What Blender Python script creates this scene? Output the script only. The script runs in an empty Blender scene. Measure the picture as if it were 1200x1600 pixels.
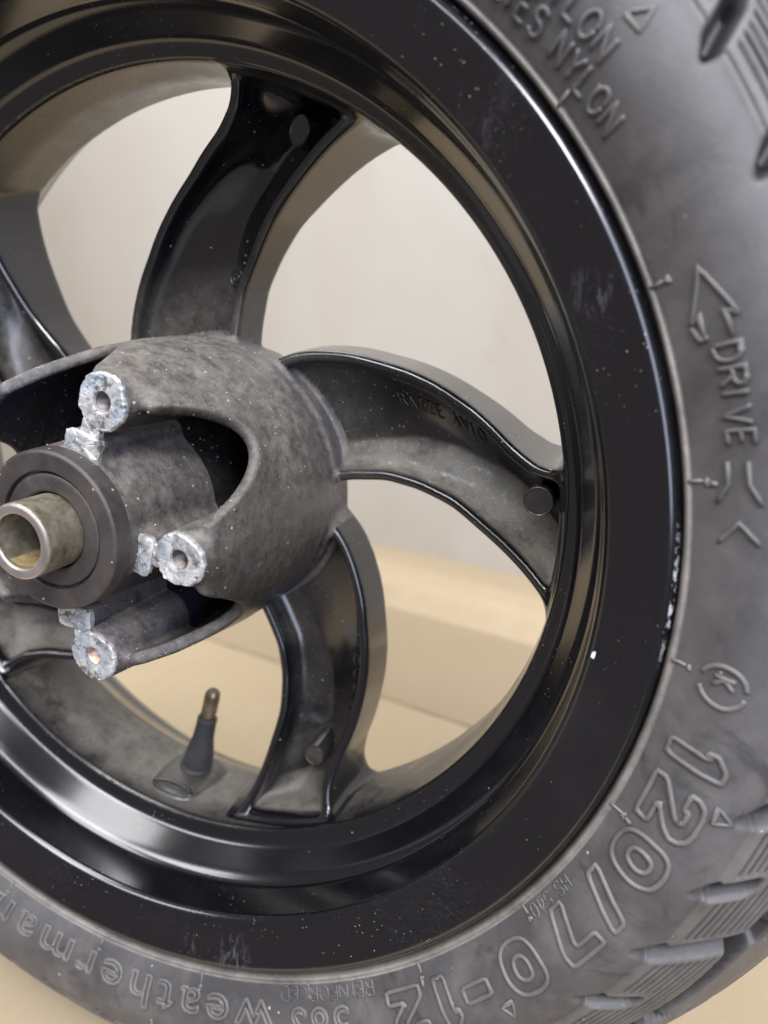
import bpy, math, random
import numpy as np
from mathutils import Matrix, Vector
random.seed(7); rng = np.random.default_rng(7)
sc = bpy.context.scene
COL = sc.collection
rad = math.radians

# ------------------------------------------------------------------ wheel frame -> world
# wheel frame (mm): z along the axle towards the viewer, x/y in the wheel plane; 'up' is azimuth 68 deg
TYRE_R = 242.0
SPIN = rad(22.0)
def W(P):
    P = np.asarray(P, float)
    x, y, z = P[..., 0], P[..., 1], P[..., 2]
    X = x*math.cos(SPIN) - y*math.sin(SPIN)
    Z = x*math.sin(SPIN) + y*math.cos(SPIN)
    return np.stack([X, -z, Z + TYRE_R], -1)*0.001
def Wd(P):
    P = np.asarray(P, float)
    x, y, z = P[..., 0], P[..., 1], P[..., 2]
    return np.stack([x*math.cos(SPIN) - y*math.sin(SPIN), -z, x*math.sin(SPIN) + y*math.cos(SPIN)], -1)
def pol(R, az, z):
    a = np.radians(az)
    return np.stack(np.broadcast_arrays(R*np.cos(a), R*np.sin(a), z), -1)

# ------------------------------------------------------------------ camera
cam = bpy.data.cameras.new('camera'); camo = bpy.data.objects.new('camera', cam); COL.objects.link(camo)
Rc = np.array([[0.87406761, 0.24467783, 0.41968867], [-0.31863615, 0.94086444, 0.11508737], [-0.36671082, -0.23432212, 0.90034234]])
pos = W([175.731, 0, 184.010]); Rw = np.stack([Wd(Rc[:, i]) for i in range(3)], 1)
M = Matrix.Identity(4)
for i in range(3):
    for j in range(3): M[i][j] = Rw[i, j]
    M[i][3] = pos[i]
camo.matrix_world = M
cam.sensor_fit = 'VERTICAL'; cam.sensor_height = 36.0; cam.lens = 1200.85*36/1600
cam.clip_start = 0.01; cam.clip_end = 20
cam.dof.use_dof = True; cam.dof.focus_distance = 0.228; cam.dof.aperture_fstop = 8.5
sc.camera = camo
sc.render.resolution_x = 768; sc.render.resolution_y = 1024
sc.view_settings.view_transform = 'Standard'; sc.view_settings.look = 'None'; sc.view_settings.exposure = 0.12; sc.view_settings.gamma = 1
sc.cycles.max_bounces = 8; sc.cycles.caustics_reflective = False; sc.cycles.caustics_refractive = False

# ------------------------------------------------------------------ room light
wd = bpy.data.worlds.new('World'); sc.world = wd; wd.use_nodes = True
wd.node_tree.nodes['Background'].inputs[0].default_value = (1.0, 0.87, 0.86, 1)
wd.node_tree.nodes['Background'].inputs[1].default_value = 0.25
def lamp(name, loc, target, sx, sy, power, color, roll=0.0):
    l = bpy.data.lights.new(name, 'AREA'); l.shape = 'RECTANGLE'; l.size = sx; l.size_y = sy; l.energy = power; l.color = color
    o = bpy.data.objects.new(name, l); COL.objects.link(o); o.location = loc
    d = Vector(target) - Vector(loc)
    q = d.to_track_quat('-Z', 'Y'); o.rotation_euler = (q.to_matrix() @ Matrix.Rotation(roll, 3, 'Z')).to_euler()
    return o
LT = (0.0, 0.05, 0.24)
lamp('ceiling_lamp', (-0.40, -0.10, 1.55), (-0.1, -0.05, 0), 2.0, 0.50, 30, (0.98, 0.98, 1.0))
lamp('ceiling_lamp', (-0.35, -0.95, 1.40), (-0.1, -0.2, 0.2), 2.0, 0.20, 16, (0.93, 0.97, 1.0))
lamp('key_light', (0.55, -0.62, 0.98), (0.12, 0, 0.3), 0.30, 0.30, 8.5, (1.0, 0.96, 0.95))  # added key light near the wheel to brighten it against the board
lamp('wall_lamp', (-0.65, 0.25, 1.15), (-0.42, 0.8, 0.40), 0.5, 0.5, 4.0, (1.0, 0.98, 0.96))
lamp('window_light', (0.97, -0.95, 0.85), LT, 0.70, 1.9, 23, (0.70, 0.78, 1.0))

# ------------------------------------------------------------------ helpers
def mesh_obj(name, V, F, mat, parent=None, smooth=True, sharp=None, world=False):
    me = bpy.data.meshes.new(name)
    V = np.asarray(V, float) if world else W(V)
    F = F.tolist() if isinstance(F, np.ndarray) else F
    me.from_pydata(V.tolist(), [], F)
    if smooth: me.polygons.foreach_set('use_smooth', [True]*len(me.polygons))
    if sharp is not None: me.set_sharp_from_angle(angle=rad(sharp))
    if mat: me.materials.append(mat)
    me.update()
    o = bpy.data.objects.new(name, me); COL.objects.link(o)
    if parent is not None: o.parent = parent
    return o
class MB:
    def __init__(s): s.V = []; s.F = []
    def add(s, V, F):
        n = len(s.V); s.V += [tuple(map(float, v)) for v in V]; s.F += [tuple(int(i)+n for i in f) for f in F]
    def lathe(s, prof, n=48, origin=(0, 0, 0), ax=((1, 0, 0), (0, 1, 0), (0, 0, 1)), a0=0, a1=360, jit=None):
        """prof: (r,z) list, revolved about ax[2]"""
        ex, ey, ez = [np.array(a, float) for a in ax]; o = np.array(origin, float)
        closed = abs(a1-a0) >= 360
        A = np.radians(np.linspace(a0, a1, n, endpoint=not closed)); V = []; F = []; m = len(prof)
        for a in A:
            for (r, z) in prof: V.append(o + ex*r*math.cos(a) + ey*r*math.sin(a) + ez*z)
        for i in range(n if closed else n-1):
            j = (i+1) % n
            for k in range(m-1): F.append((i*m+k, j*m+k, j*m+k+1, i*m+k+1))
        s.add(V, F)
    def tube(s, path, r, n=8, closed=False, up=None):
        P = np.array(path, float); m = len(P)
        if m < 2: return
        V = []; F = []
        T = np.zeros_like(P)
        for i in range(m):
            a = P[(i-1) % m] if (closed or i > 0) else P[i]; b = P[(i+1) % m] if (closed or i < m-1) else P[i]
            t = b-a; T[i] = t/(np.linalg.norm(t)+1e-9)
        ref = np.array(up if up is not None else (0, 0, 1), float)
        for i in range(m):
            t = T[i]; s1 = np.cross(t, ref); s1 /= np.linalg.norm(s1)+1e-9; s2 = np.cross(s1, t)
            k = 1.0
            if closed or 0 < i < m-1:
                a = P[(i-1) % m]; d = (P[i]-a)/(np.linalg.norm(P[i]-a)+1e-9); c = abs(float(d@t)); k = min(1/max(c, .45), 1.8)
            rr = r[i] if hasattr(r, '__len__') else r
            for j in range(n):
                an = 2*math.pi*j/n; V.append(P[i] + s1*rr*k*math.cos(an) + s2*rr*math.sin(an))
        for i in range(m if closed else m-1):
            for j in range(n):
                F.append((i*n+j, i*n+(j+1) % n, ((i+1) % m)*n+(j+1) % n, ((i+1) % m)*n+j))
        if not closed:
            F.append(tuple(range(n))[::-1]); F.append(tuple((m-1)*n+j for j in range(n)))
        s.add(V, F)
    def build(s, name, mat, parent=None, smooth=True, sharp=None, world=False):
        return mesh_obj(name, np.array(s.V), s.F, mat, parent, smooth, sharp, world)

def rounded(prof, rads, seg=5):
    """round the corners of an open (R,z) polyline"""
    out = [np.array(prof[0], float)]
    for i in range(1, len(prof)-1):
        a, b, c = [np.array(p, float) for p in prof[i-1:i+2]]; r = rads[i]
        if r <= 0: out.append(b); continue
        la, lc = np.linalg.norm(a-b), np.linalg.norm(c-b); r1 = min(r, la*.48, lc*.48)
        p, q = b+(a-b)/la*r1, b+(c-b)/lc*r1
        for t in np.linspace(0, 1, seg+1): out.append((1-t)**2*p + 2*t*(1-t)*b + t*t*q)
    out.append(np.array(prof[-1], float)); return out
def empty(name, loc=(0, 0, 0)):
    o = bpy.data.objects.new(name, None); COL.objects.link(o); o.location = loc; o.empty_display_size = .02; return o

# ------------------------------------------------------------------ materials
class NT:
    def __init__(s, name):
        s.m = bpy.data.materials.new(name); s.m.use_nodes = True; s.t = s.m.node_tree; s.b = s.t.nodes['Principled BSDF']
        tc = s.t.nodes.new('ShaderNodeTexCoord'); s.co = tc.outputs['Object']
    def n(s, typ, **kw):
        nd = s.t.nodes.new(typ)
        for k, v in kw.items():
            if k.startswith('_'): setattr(nd, k[1:], v)
            else:
                key = int(k[1:]) if k[0] == 'i' and k[1:].isdigit() else k.replace('__', ' ')
                s.set(nd.inputs[key], v)
        return nd
    def set(s, inp, v):
        if hasattr(v, 'is_output'): s.t.links.new(v, inp)
        else: inp.default_value = v
    def noise(s, scale, detail=4, rough=.55, co=None, dist=0.0):
        nd = s.n('ShaderNodeTexNoise', Scale=scale, Detail=detail, Roughness=rough, Distortion=dist); s.set(nd.inputs['Vector'], co or s.co); return nd.outputs['Fac']
    def ramp(s, fac, lo, hi, a=0.0, b=1.0):
        nd = s.n('ShaderNodeMapRange', _clamp=True); s.set(nd.inputs[0], fac); nd.inputs[1].default_value = lo; nd.inputs[2].default_value = hi
        nd.inputs[3].default_value = a; nd.inputs[4].default_value = b; return nd.outputs[0]
    def math(s, op, a, b=0.0, c=0.0):
        nd = s.n('ShaderNodeMath', _operation=op, _use_clamp=False); s.set(nd.inputs[0], a); s.set(nd.inputs[1], b); s.set(nd.inputs[2], c); return nd.outputs[0]
    def mix(s, fac, a, b):
        nd = s.n('ShaderNodeMix', _data_type='RGBA'); s.set(nd.inputs[0], fac)
        for i, v in ((6, a), (7, b)):
            s.set(nd.inputs[i], v if hasattr(v, 'is_output') else (*v, 1))
        return nd.outputs[2]
    def attr(s, name):
        nd = s.n('ShaderNodeAttribute', _attribute_name=name); return nd.outputs['Fac']
    def stretch(s, v):
        nd = s.n('ShaderNodeMapping'); s.set(nd.inputs[0], s.co); nd.inputs['Scale'].default_value = v; return nd.outputs[0]
    def specks(s, scale, size, keep=.35):
        """sparse round specks: 1 inside a speck"""
        v = s.n('ShaderNodeTexVoronoi', Scale=scale); s.set(v.inputs['Vector'], s.co)
        w = s.n('ShaderNodeSeparateColor'); s.set(w.inputs[0], v.outputs['Color'])
        lim = s.math('MULTIPLY', w.outputs[1], size)
        d = s.math('LESS_THAN', v.outputs['Distance'], lim)
        k = s.math('LESS_THAN', w.outputs[0], keep)
        return s.math('MULTIPLY', d, k)
    def bump(s, h, strength, dist, prev=None):
        nd = s.n('ShaderNodeBump', Strength=strength, Distance=dist); s.set(nd.inputs['Height'], h)
        if prev is not None: s.set(nd.inputs['Normal'], prev)
        return nd.outputs[0]
    def out(s, **kw):
        for k, v in kw.items(): s.set(s.b.inputs[k.replace('__', ' ')], v if not isinstance(v, tuple) else (*v, 1))
        return s.m

def mat_paint():
    s = NT('gloss black paint')
    sp = s.specks(380, .10, .035); sp2 = s.specks(1400, .26, .12)
    cl = s.ramp(s.noise(24, 4, .6), .46, .66)
    haze = s.ramp(s.noise(14, 5, .65, dist=.6), .54, .74)
    vis = s.math('MAXIMUM', sp, s.math('MULTIPLY', sp2, cl))
    sc1 = s.noise(70, 2, .5, co=s.stretch((1, 1, 9)), dist=2.0)
    scr = s.math('MULTIPLY', s.ramp(s.math('ABSOLUTE', s.math('SUBTRACT', sc1, .5)), .0, .0022, 1, 0), s.ramp(s.noise(20, 2), .56, .62))
    # brown dust film lying on the attribute 'dust'
    du = s.math('MULTIPLY', s.attr('dust'), s.ramp(s.noise(75, 8, .78), .34, .64, .25, 1.3))
    sp3 = s.math('MULTIPLY', s.specks(1500, .36, .45), s.math('MINIMUM', s.math('MULTIPLY', du, 1.1), 1))
    c = s.mix(haze, (.0025, .0028, .0045), (.0065, .0068, .009))
    c = s.mix(s.math('MINIMUM', s.math('MULTIPLY', du, .78), .92), c, (.20, .182, .155))
    for q, r_, k_ in ((pol(157.5, 4.3, -2.6), .0075, 1.0), (pol(160.5, -97.5, -1.8), .010, 1.0), (pol(158.0, -103.5, -2.0), .006, .7), (pol(156, 21, -2), .012, .35)):
        pw = W(q); ds = s.n('ShaderNodeVectorMath', _operation='DISTANCE'); s.set(ds.inputs[0], s.co); ds.inputs[1].default_value = tuple(pw)
        mk = s.math('MULTIPLY', s.ramp(ds.outputs['Value'], r_*.25, r_, k_, 0), s.ramp(s.noise(150, 5, .75, co=s.stretch((2.6, 1, .7)), dist=1.0), .50, .64))
        c = s.mix(s.math('MULTIPLY', mk, .22), c, (.30, .29, .32)); du = s.math('MAXIMUM', du, s.math('MULTIPLY', mk, .5))
    c = s.mix(s.math('MULTIPLY', sp3, .55), c, (.46, .43, .37))
    ch = s.math('MULTIPLY', s.attr('chip'), s.ramp(s.noise(420, 5, .7), .50, .56))
    c = s.mix(ch, c, (.66, .66, .68))
    c = s.mix(s.math('MULTIPLY', vis, .8), c, (.50, .47, .42))
    c = s.mix(s.math('MULTIPLY', scr, .25), c, (.45, .45, .48))
    r = s.math('ADD', s.ramp(s.noise(30, 4), .3, .8, .15, .25), s.math('MULTIPLY', du, .45))
    r = s.math('ADD', r, s.math('MULTIPLY', haze, .08))
    hf = s.math('ADD', s.noise(900, 3, .6), s.math('MULTIPLY', s.noise(160, 3), 1.2))
    b = s.bump(hf, .06, .0003); b = s.bump(vis, .5, .0004, b)
    dm = s.math('MINIMUM', du, 1.0)
    b2 = s.bump(s.noise(1500, 4, .8), s.math('MULTIPLY', dm, .5), .0006, b)
    return s.out(Base__Color=c, Roughness=r, Normal=b2, Coat__Weight=s.ramp(du, 0, .6, .6, 0), Coat__Roughness=.13, Coat__IOR=1.55, Specular__IOR__Level=.5)
def mat_dusty():
    s = NT('dusty black casting')
    du = s.attr('dust')
    n = s.ramp(s.noise(240, 8, .8), .38, .64, .45, 1.25)
    n2 = s.ramp(s.noise(34, 6, .65, dist=1.5), .38, .62, .78, 1.06)
    arcs = s.noise(34, 5, .65, co=s.stretch((1, 5.5, 1)), dist=.5)
    k = s.math('MULTIPLY', s.math('MULTIPLY', du, n), s.math('MULTIPLY', n2, s.ramp(arcs, .38, .6, .86, 1.08)))
    c = s.mix(s.math('MINIMUM', s.math('MULTIPLY', k, .95), 1), s.mix(s.ramp(s.noise(17, 3), .50, .64), (.006, .006, .008), (.011, .013, .045)), (.215, .195, .170))  # bluish noise patches put a reflection into the base colour
    sp = s.specks(420, .2, .28); c = s.mix(s.math('MULTIPLY', sp, .8), c, (.52, .48, .40))
    sp2 = s.specks(1300, .34, .38); c = s.mix(s.math('MULTIPLY', s.math('MULTIPLY', sp2, .5), s.math('MINIMUM', du, 1)), c, (.42, .38, .32))
    r = s.math('ADD', .17, s.math('MULTIPLY', s.math('MINIMUM', k, 1), .42))
    b = s.bump(s.noise(900, 8, .8), .55, .0006); b = s.bump(s.noise(160, 4), .3, .0006, b); b = s.bump(sp, .6, .0005, b)
    return s.out(Base__Color=c, Roughness=r, Normal=b)
def mat_rubber():
    s = NT('worn black rubber')
    a = s.noise(16, 6, .65, dist=1.2); b_ = s.noise(60, 5, .6, dist=.4); e = s.noise(5, 3)
    c = s.mix(s.ramp(a, .35, .68), (.050, .048, .050), (.106, .102, .103))
    c = s.mix(s.ramp(b_, .5, .75, 0, .55), c, (.155, .146, .142))
    c = s.mix(s.ramp(e, .5, .68, 0, .5), c, (.085, .088, .100))
    c = s.mix(s.ramp(s.noise(28, 5, .7, dist=2), .57, .70, 0, .75), c, (.026, .026, .029))
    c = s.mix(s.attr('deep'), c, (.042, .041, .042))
    c = s.mix(s.math('MULTIPLY', s.math('MULTIPLY', s.attr('dust'), s.ramp(s.noise(55, 6, .7), .35, .62, .25, 1.15)), .75), c, (.31, .285, .25))
    sp = s.specks(260, .13, .2); c = s.mix(s.math('MULTIPLY', sp, .7), c, (.5, .46, .4))
    r = s.ramp(a, .3, .7, .42, .58)
    bb = s.bump(s.noise(1300, 5, .75), .40, .0004); bb = s.bump(s.noise(120, 5), .25, .0007, bb)
    return s.out(Base__Color=c, Roughness=r, Normal=bb, Specular__IOR__Level=.55)
def mat_simple(name, c1, c2, scale, r1, r2, metal=0.0, bump=.2, bscale=300, bdist=.0005, spk=None):
    s = NT(name); a = s.noise(scale, 6, .65, dist=.5)
    c = s.mix(s.ramp(a, .32, .68), c1, c2)
    if spk: c = s.mix(s.math('MULTIPLY', s.specks(spk, .2, .25), .7), c, (.5, .46, .4))
    return s.out(Base__Color=c, Roughness=s.ramp(a, .3, .7, r1, r2), Metallic=metal, Normal=s.bump(s.noise(bscale, 6, .7), bump, bdist))
def mat_alu():
    s = NT('broken bare aluminium'); a = s.noise(240, 6, .7, dist=.4)
    c = s.mix(s.ramp(a, .36, .60), (.22, .225, .23), (.66, .66, .65))
    c = s.mix(s.ramp(s.noise(95, 3), .52, .64, 0, .55), c, (.34, .42, .50))
    c = s.mix(s.ramp(s.noise(200, 4, .7), .55, .64, 0, .85), c, (.07, .062, .055))
    b = s.bump(s.noise(260, 4, .6), .35, .0007); b = s.bump(s.noise(1500, 4, .8), .35, .0003, b)
    return s.out(Base__Color=c, Roughness=s.ramp(s.noise(150, 4), .4, .6, .34, .60), Metallic=.35, Normal=b)
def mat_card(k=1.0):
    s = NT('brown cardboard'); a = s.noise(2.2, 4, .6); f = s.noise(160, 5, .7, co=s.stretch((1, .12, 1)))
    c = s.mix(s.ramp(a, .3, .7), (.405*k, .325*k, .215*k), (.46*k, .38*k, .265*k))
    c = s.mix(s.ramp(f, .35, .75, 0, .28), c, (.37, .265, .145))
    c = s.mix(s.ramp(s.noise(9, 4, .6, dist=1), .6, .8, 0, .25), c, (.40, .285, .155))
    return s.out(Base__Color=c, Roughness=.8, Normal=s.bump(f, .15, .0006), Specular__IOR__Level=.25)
def mat_wall():
    s = NT('off white board'); a = s.noise(3, 5, .6); v = s.noise(7, 4, .5, co=s.stretch((1, 1, .18)))
    c = s.mix(s.ramp(a, .3, .7), (.375, .350, .312), (.425, .405, .370)); c = s.mix(s.ramp(v, .45, .75, 0, .45), c, (.34, .30, .25)); c = s.mix(s.ramp(s.noise(11, 6, .7, dist=1.5), .60, .74, 0, .35), c, (.30, .27, .225))
    return s.out(Base__Color=c, Roughness=.6, Specular__IOR__Level=.3, Normal=s.bump(v, .1, .004))
PAINT = mat_paint(); DUSTY = mat_dusty(); RUBBER = mat_rubber(); ALU = mat_alu(); CARD = mat_card(); CARD_SHADE = mat_card(.80); WALLM = mat_wall()  # second cardboard material is a darkened copy that paints floor shade
SEAL = mat_simple('dark seal steel', (.050, .042, .042), (.090, .078, .074), 90, .42, .6, .35, .35, 900, .0004, 420)
STEEL = mat_simple('stained steel sleeve', (.20, .165, .105), (.46, .43, .35), 190, .34, .5, .75, .35, 500, .0004, 500)
STEELR = mat_simple('worn steel rim', (.42, .38, .36), (.55, .51, .48), 90, .30, .42, .85, .15)
RUST = mat_simple('yellow brown grease', (.20, .12, .03), (.50, .40, .22), 130, .3, .5, .3, .5, 400, .001)
VRUB = mat_simple('valve rubber', (.020, .021, .023), (.042, .042, .044), 60, .55, .7, 0, .2)
BRASS = mat_simple('dull brass', (.15, .115, .07), (.27, .215, .14), 200, .35, .5, .8, .3)
COPPER = mat_simple('copper coloured core', (.45, .28, .2), (.75, .55, .45), 300, .3, .45, .9, .5)
HOLE = mat_simple('threaded steel', (.07, .06, .055), (.17, .15, .14), 300, .3, .45, .8, .2)

# ------------------------------------------------------------------ background: cardboard sheet and board
def build_setting():
    xs = np.linspace(-1.8, 1.8, 91); ys = np.concatenate([np.linspace(-.16, .25, 30), np.linspace(.26, 1.0, 150)])
    V = []; F = []
    for y in ys:
        for x in xs:
            yy = y + x*0.19          # the folds run a little askew to the wheel
            h = 0.0
            # a fold in the cardboard: dips, then a raised crease, then falls towards the board
            h += np.interp(yy, [.30, .325, .335, .50, .545, .556, .60, .74, .9], [0, 0, -.004, -.016, -.020, .006, .009, -.018, -.02])
            h += .0012*math.sin(x*9+y*4)
            V.append((x, y, h-.0005 - .002*(y < .3)*0))
    nx = len(xs)
    for j in range(len(ys)-1):
        for i in range(nx-1): a = j*nx+i; F.append((a, a+1, a+nx+1, a+nx))
    o = mesh_obj('floor', np.array(V), F, CARD, None, True, None, True); o['kind'] = 'structure'
    # added sheet in darkened cardboard colour, painting the shaded floor zone behind the wheel
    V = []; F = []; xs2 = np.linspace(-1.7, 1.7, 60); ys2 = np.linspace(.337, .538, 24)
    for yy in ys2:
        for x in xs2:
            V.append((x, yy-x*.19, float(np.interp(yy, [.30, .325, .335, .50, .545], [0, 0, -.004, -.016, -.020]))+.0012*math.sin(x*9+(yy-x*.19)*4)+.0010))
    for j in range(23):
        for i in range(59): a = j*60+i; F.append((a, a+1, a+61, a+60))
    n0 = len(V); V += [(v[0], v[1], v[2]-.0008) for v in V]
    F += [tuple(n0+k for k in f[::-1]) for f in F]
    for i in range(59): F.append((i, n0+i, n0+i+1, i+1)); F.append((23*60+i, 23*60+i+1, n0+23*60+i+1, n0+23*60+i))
    o = mesh_obj('shade_sheet', np.array(V), F, CARD_SHADE, None, True, 40, True)
    o['label'] = 'added darker strip painting the shade on the cardboard floor behind the wheel'; o['category'] = 'cardboard'
    # board behind
    mb = MB(); d = np.array([22+193, 708-744]); d = d/np.linalg.norm(d)*1.0; n = np.array([-d[1], d[0]])
    p0 = np.array([-.085, .726]) - d*0
    V = []; F = []
    us = np.linspace(-1.9, 1.9, 60); zs = np.linspace(-.06, 1.6, 40)
    for z in zs:
        for u in us:
            p = p0 + d*u + n*(.006*math.sin(u*5+z*3) + .004*math.sin(z*7))
            V.append((p[0], p[1], z))
    for j in range(len(zs)-1):
        for i in range(len(us)-1): a = j*60+i; F.append((a, a+1, a+61, a+60))
    o = mesh_obj('wall', np.array(V), F, WALLM, None, True, None, True); o['kind'] = 'structure'
build_setting()

# ------------------------------------------------------------------ the wheel
wheel = empty('scooter_wheel')
wheel['label'] = 'black five-spoke scooter wheel with worn tyre, standing on brown cardboard before a pale board'
wheel['category'] = 'wheel'

# --- rim (lathe); (R,z) from the rear lip round the inside to the front lip, closed round the tyre side
prof = [(160, -106), (166.3, -106), (166.3, -101.5), (164.5, -100.4), (149, -95), (146.5, -88), (137.5, -76), (136.3, -73.0), (133.7, -51.8), (134.6, -35.6), (139.6, -33.6), (145.0, -23.2), (147.2, -20.5), (148.6, -6.6), (150.2, -4.7), (159.0, -1.7), (164.2, .5), (166.7, -1.7), (166.8, -5.2), (165, -7.2), (155, -9), (151, -22), (150, -50), (151, -85), (156, -98), (160, -106)]
rr = [0, 1.2, 1.5, 1.5, 3, 4, 3, .8, 4, 2.2, 3.5, 2.6, 2.0, 1.4, 1.6, 4.0, 5.0, 3.2, 2.0, 1, 2, 4, 4, 4, 3, 0]
P_rim = rounded(prof, rr, 6)
mb = MB(); mb.lathe([(p[0], p[1]) for p in P_rim], 540)
rim = mb.build('rim', PAINT, wheel)
RIN_Z = np.array([-106, -100.4, -95, -88, -76, -73, -51.8, -35.6, -33.6, -23.2, -6.6, 0]); RIN_R = np.array([166, 164.5, 149, 146.5, 137.5, 136.3, 133.7, 134.6, 139.6, 145, 148.6, 166])
def set_attr(o, vals):
    a = o.data.attributes.new('dust', 'FLOAT', 'POINT'); a.data.foreach_set('value', np.asarray(vals, np.float32))
rv = np.array(mb.V); rR = np.hypot(rv[:, 0], rv[:, 1]); rA = np.degrees(np.arctan2(rv[:, 1], rv[:, 0]))
dz = np.clip((-36-rv[:, 2])/6, 0, 1)*(rR < 138)
low = np.clip((np.cos(np.radians(rA+118))-.2)/.8, 0, 1)     # dirt settled in the bottom of the well, by the valve
low2 = np.clip(1-np.abs(rA+27)/9, 0, 1)*(rR < 137)
chipv = (rR > 165.6)*(rv[:, 2] > -3.2)*(np.clip(1-np.abs(rA+22)/7, 0, 1) + .8*np.clip(1-np.abs(rA+72)/4, 0, 1) + .0)
at_ = rim.data.attributes.new('chip', 'FLOAT', 'POINT'); at_.data.foreach_set('value', chipv.astype(np.float32))
set_attr(rim, np.clip(.28*dz+.55*dz*low + .9*low2*dz, 0, 1))

CHIP = mat_simple('pale blue chipped primer', (.50, .54, .75), (.66, .68, .84), 300, .5, .6)
def paint_chip(px, n=7, s_=1.0, el=2.2, rot=0.0):
    R_, az, zz = px; c0 = pol(R_, az, zz); ex = np.array([math.cos(rad(az+rot)), math.sin(rad(az+rot)), 0.]); ey = np.array([-ex[1], ex[0], 0.]); g = np.random.default_rng(int(R_*10))
    A_ = np.linspace(0, 2*np.pi, n, endpoint=False); rr_ = s_*(1+g.uniform(-.25, .3, n))
    top = [c0+ex*math.cos(a)*r+ey*math.sin(a)*r*el+np.array([0, 0, .10]) for a, r in zip(A_, rr_)]; bot = [p-np.array([0, 0, .5]) for p in top]
    mb = MB(); mb.add(top+bot, [tuple(range(n))]+[(i, i+n, (i+1) % n+n, (i+1) % n) for i in range(n)]); mb.build('paint_chip', CHIP, rim, False)
paint_chip((150.6, -29.6, -4.45), s_=.55, el=1.9); paint_chip((162.0, -117.4, -.9), s_=.5, el=2.6, rot=35); paint_chip((162.3, -116.6, -.85), 5, .3, 2.4, 20)
# --- cast centre: hub, spokes (implicit surface -> surface nets)
K_R = np.array([48, 58, 70, 82, 95, 105, 118, 125, 130, 137.]); AZU = np.array([110, 103.5, 93.5, 84, 75.7, 69.2, 61.3, 57.6, 55.8, 55.0])
AZC = np.array([55.5, 56.3, 56.2, 54, 51.2, 48.2, 44.6, 42.6, 41.0, 38.8])
AZU = AZU+np.degrees(1.3/K_R); AZC = AZC-np.degrees(1.3/K_R); AZU[-3:] = 59.2, 58.6, 58.4
ZU = np.array([-56, -56, -55.6, -54.8, -53.6, -52, -46, -42.5, -40.5, -38.]); ZC = np.array([-56, -56.4, -56.6, -56.2, -53.5, -50.3, -47, -45, -43.5, -42.])
TCR = np.array([.25, .25, .27, .36, .42, .47, .55, .5, .45, .45])
def smax(a, b, k): h = np.clip(.5+.5*(a-b)/k, 0, 1); return b*(1-h)+a*h + k*h*(1-h)
def smin(a, b, k): return -smax(-a, -b, k)
H_ = 0.65
gx = np.arange(-141, 141.01, H_, dtype=np.float32); gz = np.arange(-80, 31, H_, dtype=np.float32)
X2, Y2 = np.meshgrid(gx, gx, indexing='ij'); R2 = np.hypot(X2, Y2); A2 = np.degrees(np.arctan2(Y2, X2))
itp = lambda R, T: np.interp(R, K_R, T).astype(np.float32)
def smooth_tab(T):
    Rf = np.linspace(45, 140, 191); v = np.interp(Rf, K_R, T); k = np.hanning(19); k /= k.sum(); v = np.convolve(np.pad(v, 9, 'edge'), k, 'valid'); return Rf, v
def st(R, T): Rf, v = smooth_tab(T); return np.interp(R, Rf, v).astype(np.float32)
au, ac = st(R2, AZU), st(R2, AZC); am = (au+ac)/2
ar = (A2-am+36) % 72-36
Rf = np.linspace(45, 140, 191)
def cosf(T):
    _, v = smooth_tab(T); s = np.radians(np.gradient(v, Rf))*Rf; return np.interp(R2, Rf, 1/np.sqrt(1+s*s)).astype(np.float32)
u = R2*np.radians((au-am)-ar)*cosf(AZU); c = R2*np.radians(ar-(ac-am))*cosf(AZC)
wid = np.maximum(u+c, 1); t = np.clip((ar-(ac-am))/np.maximum(au-ac, 1), 0, 1)
# the rib tops: convex side higher by the rim
zt = st(R2, ZC)*(1-t)+st(R2, ZU)*t
tc = st(R2, TCR)
zcre = np.interp(R2, [55, 80, 110, 125, 134], [-69, -70, -69.5, -66, -60]).astype(np.float32)
# V-shaped floor of the trough: falls from each rib to a crease
fc = (zt-7.5)+(zcre-(zt-7.5))*np.clip(t/tc, 0, 1); fu = (zt-6)+(zcre-(zt-6))*np.clip((1-t)/(1-tc), 0, 1)
zf = smax(fc, fu, 3.0)
TW = 3.5
u3, c3, zt3, zf3, R3 = [a[:, :, None] for a in (u, c, zt, zf, R2)]
Z3 = gz[None, None, :]
dr = .07*(zt3-Z3)                                     # draft
body = smax(smax(-(u3+dr), -(c3+dr), 2.5), smax(Z3-zt3, -74-Z3, 1.5), 2.6)
body = smax(body, R3-139, 1)
pk = smax(smax(TW+.05*(zt3-Z3)-u3, TW+.05*(zt3-Z3)-c3, 2.5), zf3-Z3, 3.5)
zk = np.array([-80, -75, -62, -50, -30, -14, 0, 15, 25.]); rk = np.array([46.5, 47.5, 50.2, 52.4, 52.0, 50.6, 49.2, 46.5, 44.])
Rb = np.interp(gz, zk, rk).astype(np.float32)[None, None, :]
pk = smax(pk, (Rb+1.2)-R3, 2.0); pk = smax(pk, R3-(133.2), 2.0)
sp = smax(body, -pk, 1.6)
del body, pk
# barrel of the rim, just under the lathed skin
Rin = np.interp(gz, RIN_Z, RIN_R).astype(np.float32)[None, None, :]+.35
bar = smax(smax(Rin-R3, R3-(Rin+5), .5), smax(Z3+35.2, -73.5-Z3, .5), .5)
D = smin(sp, bar, 5.5); del sp, bar
# bell
dz7 = ((A2-7+36) % 72-36)
scal = np.minimum(-14+.055*dz7**2, 30).astype(np.float32)[:, :, None]
shell = smax(smax(R3-Rb, (Rb-4.2)-R3, 1.5), smax(Z3-scal, -74-Z3, 1.5), 2.2)
shell = smax(shell, Z3-13, 3)
D = smin(D, shell, 2.6); del shell
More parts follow.
